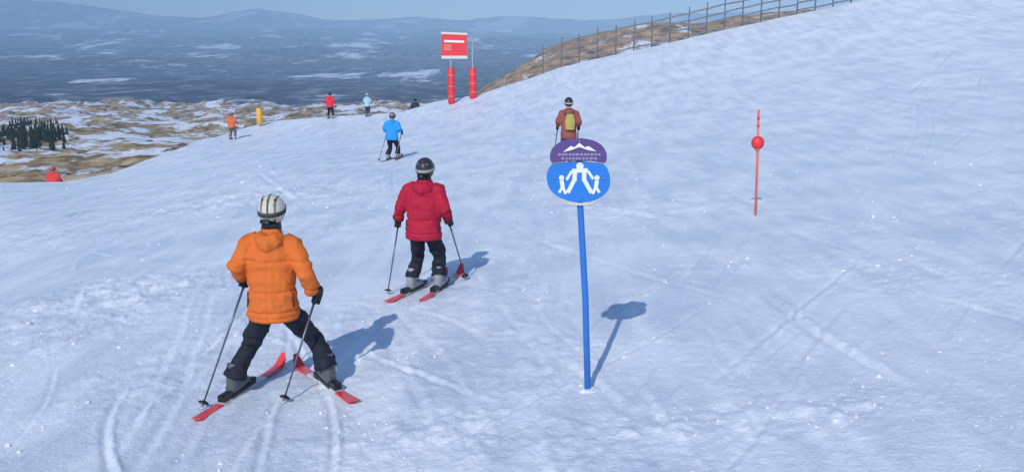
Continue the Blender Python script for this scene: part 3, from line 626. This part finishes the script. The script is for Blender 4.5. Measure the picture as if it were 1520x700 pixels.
def board_sign(pl, pr, D, top, bot_board, pad_top, mb, mpad, mpost, mtrim, label, pw, bx0, bx1, name='board_sign', rows=0):
    c = at((pl[0] + pr[0]) / 2, (pl[1] + pr[1]) / 2, D); root = empty(name, (c.x, c.y, g1(c.x, c.y))); tag(root, label, 'sign'); s = D / FPX
    base = (pl[1] + pr[1]) / 2
    for q in (pl, pr):
        x = (q[0] - (pl[0] + pr[0]) / 2) * s; w_ = at(q[0], q[1], D); zz = g1(w_.x, c.y) - root.location.z
        bm = bmesh.new(); tube(bm, [(x, .06, zz - .4), (x, .06, (base - top) * s)], [.05, .05], 10); bm_obj('post', bm, mpost, root)
        if mpad:
            bm = bmesh.new(); h1 = (base - pad_top) * s; tube(bm, [(x, .06, zz + .02), (x, .06, zz + .08), (x, .06, h1 - .06), (x, .06, h1)], [pw * .85, pw, pw, pw * .8], 14); po_ = bm_obj('pad', bm, mpad, root)
            for q_ in (.22, .5, .8): zq = zz + (h1 - zz) * q_; bm = bmesh.new(); tube(bm, [(x, .06, zq - .05), (x, .06, zq + .05)], [pw * 1.015, pw * 1.015], 14); bm_obj('strap', bm, mat('faded_red', (.72, .14, .11), .5), po_)
    x0 = (bx0 - (pl[0] + pr[0]) / 2) * s; x1 = (bx1 - (pl[0] + pr[0]) / 2) * s; z0 = (base - bot_board) * s; z1 = (base - top) * s
    bm = bmesh.new(); plate(bm, [(x0, z0), (x1, z0), (x1, z1 - .06), (x0, z1)], -.03, 0); bo = bm_obj('board', bm, mb, root, smooth=False)
    if rows:
        for k in range(rows):
            bm = bmesh.new(); zz = z0 + (z1 - z0) * (k + .5) / rows; plate(bm, [(x0 - .06, zz - .07), (x1 + .06, zz - .07), (x1 + .06, zz + .07), (x0 - .06, zz + .07)], -.06, -.033); bm_obj('slat', bm, mtrim, root, smooth=False)
    else:
        bm = bmesh.new(); plate(bm, [(x0 - .02, z0 - .17), (x1 + .02, z0 - .17), (x1 + .02, z0 - .005), (x0 - .02, z0 - .005)], -.034, -.002); bm_obj('lower_strip', bm, mtrim, root, smooth=False)
        bm = bmesh.new(); plate(bm, [(x0 + .1, z0 + .28), (x0 + .55, z0 + .28), (x0 + .55, z0 + .62), (x0 + .1, z0 + .66)], -.036, -.0305); bm_obj('faded_panel', bm, mat('faded_red', (.72, .14, .11), .5), bo, smooth=False)
        bm = bmesh.new(); plate(bm, [(x0 - .02, z1 + .005), (x1 + .02, z1 - .055), (x1 + .02, z1 + .06), (x0 - .02, z1 + .12)], -.034, -.002); bm_obj('upper_strip', bm, mtrim, root, smooth=False)
        bm = bmesh.new(); plate(bm, [(x0 + .15, z0 + .75), (x1 - .15, z0 + .72), (x1 - .15, z0 + .83), (x0 + .15, z0 + .87)], -.0365, -.0305); bm_obj('white_bar', bm, M_white, bo, smooth=False)
board_sign((670, 147), (702, 142), 51, 47, 78, 96, M_red, M_red, mat('post_grey', (.3, .32, .36), .5), mat('cream_strip', (.66, .60, .54), .5), 'red board with pale lower strip on two red-padded posts at the crest', .20, 657, 694)

# ------------------------------------------------------------------ loose crumbs of snow on the piste
def crumbs(n):
    base = bmesh.new(); bmesh.ops.create_icosphere(base, subdivisions=1, radius=1); bv = np.array([v.co[:] for v in base.verts]); bf = np.array([[v.index for v in f.verts] for f in base.faces]); base.free()
    px = rng.uniform(-60, 1580, n * 6); py = 215 + 520 * rng.uniform(0, 1, n * 6) ** .9
    dens = .5 * vnoise(px / 90, py / 45, 3) + .4 * vnoise(px / 30, py / 18, 4)
    for cx, cy, sx, sy, a in ((215, 400, 60, 30, 1.), (390, 290, 80, 40, 1.1), (1010, 620, 60, 22, .9), (1270, 595, 50, 20, .8), (560, 640, 70, 25, .5), (60, 470, 60, 25, .4)):
        dens = dens + a * np.exp(-((px - cx) / sx) ** 2 - ((py - cy) / sy) ** 2)
    k = np.argsort(-(dens + rng.uniform(-.35, .35, len(px))))[:n]; px, py = px[k], py[k]
    D = planeD(px, np.maximum(py, 215)); t = (350 - py) / FPX; x = D * (px - 760) / FPX; y = D * (CP + t * SP); z = ground(x, y)
    sc = rng.gamma(1.5, .0032, n) + .003; sc = np.minimum(sc, .022) * np.clip(D / 8, .9, 2.2)
    V = bv[None] * (1 + .35 * rng.uniform(-1, 1, (n, len(bv), 1))) * sc[:, None, None] * np.array([1.2, 1.1, .75])
    V = V + np.stack([x, y, z + sc * .2], -1)[:, None]
    Fc = (bf[None] + (np.arange(n) * len(bv))[:, None, None]).reshape(-1, 3)
    me = bpy.data.meshes.new('snow_crumbs'); me.from_pydata(V.reshape(-1, 3).tolist(), [], Fc.tolist()); me.materials.append(SNOW)
    tag(link(bpy.data.objects.new('snow_crumbs', me)), 'loose crumbs of snow scattered over the piste', 'snow', kind='stuff')
crumbs(700)

# ------------------------------------------------------------------ haze
bm = bmesh.new(); box(bm, (0, 7000, -50), (52000, 14600, 1300)); me = bpy.data.meshes.new('haze'); bm.to_mesh(me); bm.free()
hm = bpy.data.materials.new('haze'); hm.use_nodes = True; t = hm.node_tree; t.nodes.clear(); o = t.nodes.new('ShaderNodeOutputMaterial'); v = t.nodes.new('ShaderNodeVolumePrincipled')
v.inputs['Color'].default_value = (.50, .74, 1.0, 1); v.inputs['Density'].default_value = 2.0e-4; v.inputs['Anisotropy'].default_value = -.4; t.links.new(v.outputs[0], o.inputs['Volume']); me.materials.append(hm)
ho = link(bpy.data.objects.new('haze', me)); tag(ho, 'thin blue mountain haze', kind='stuff')
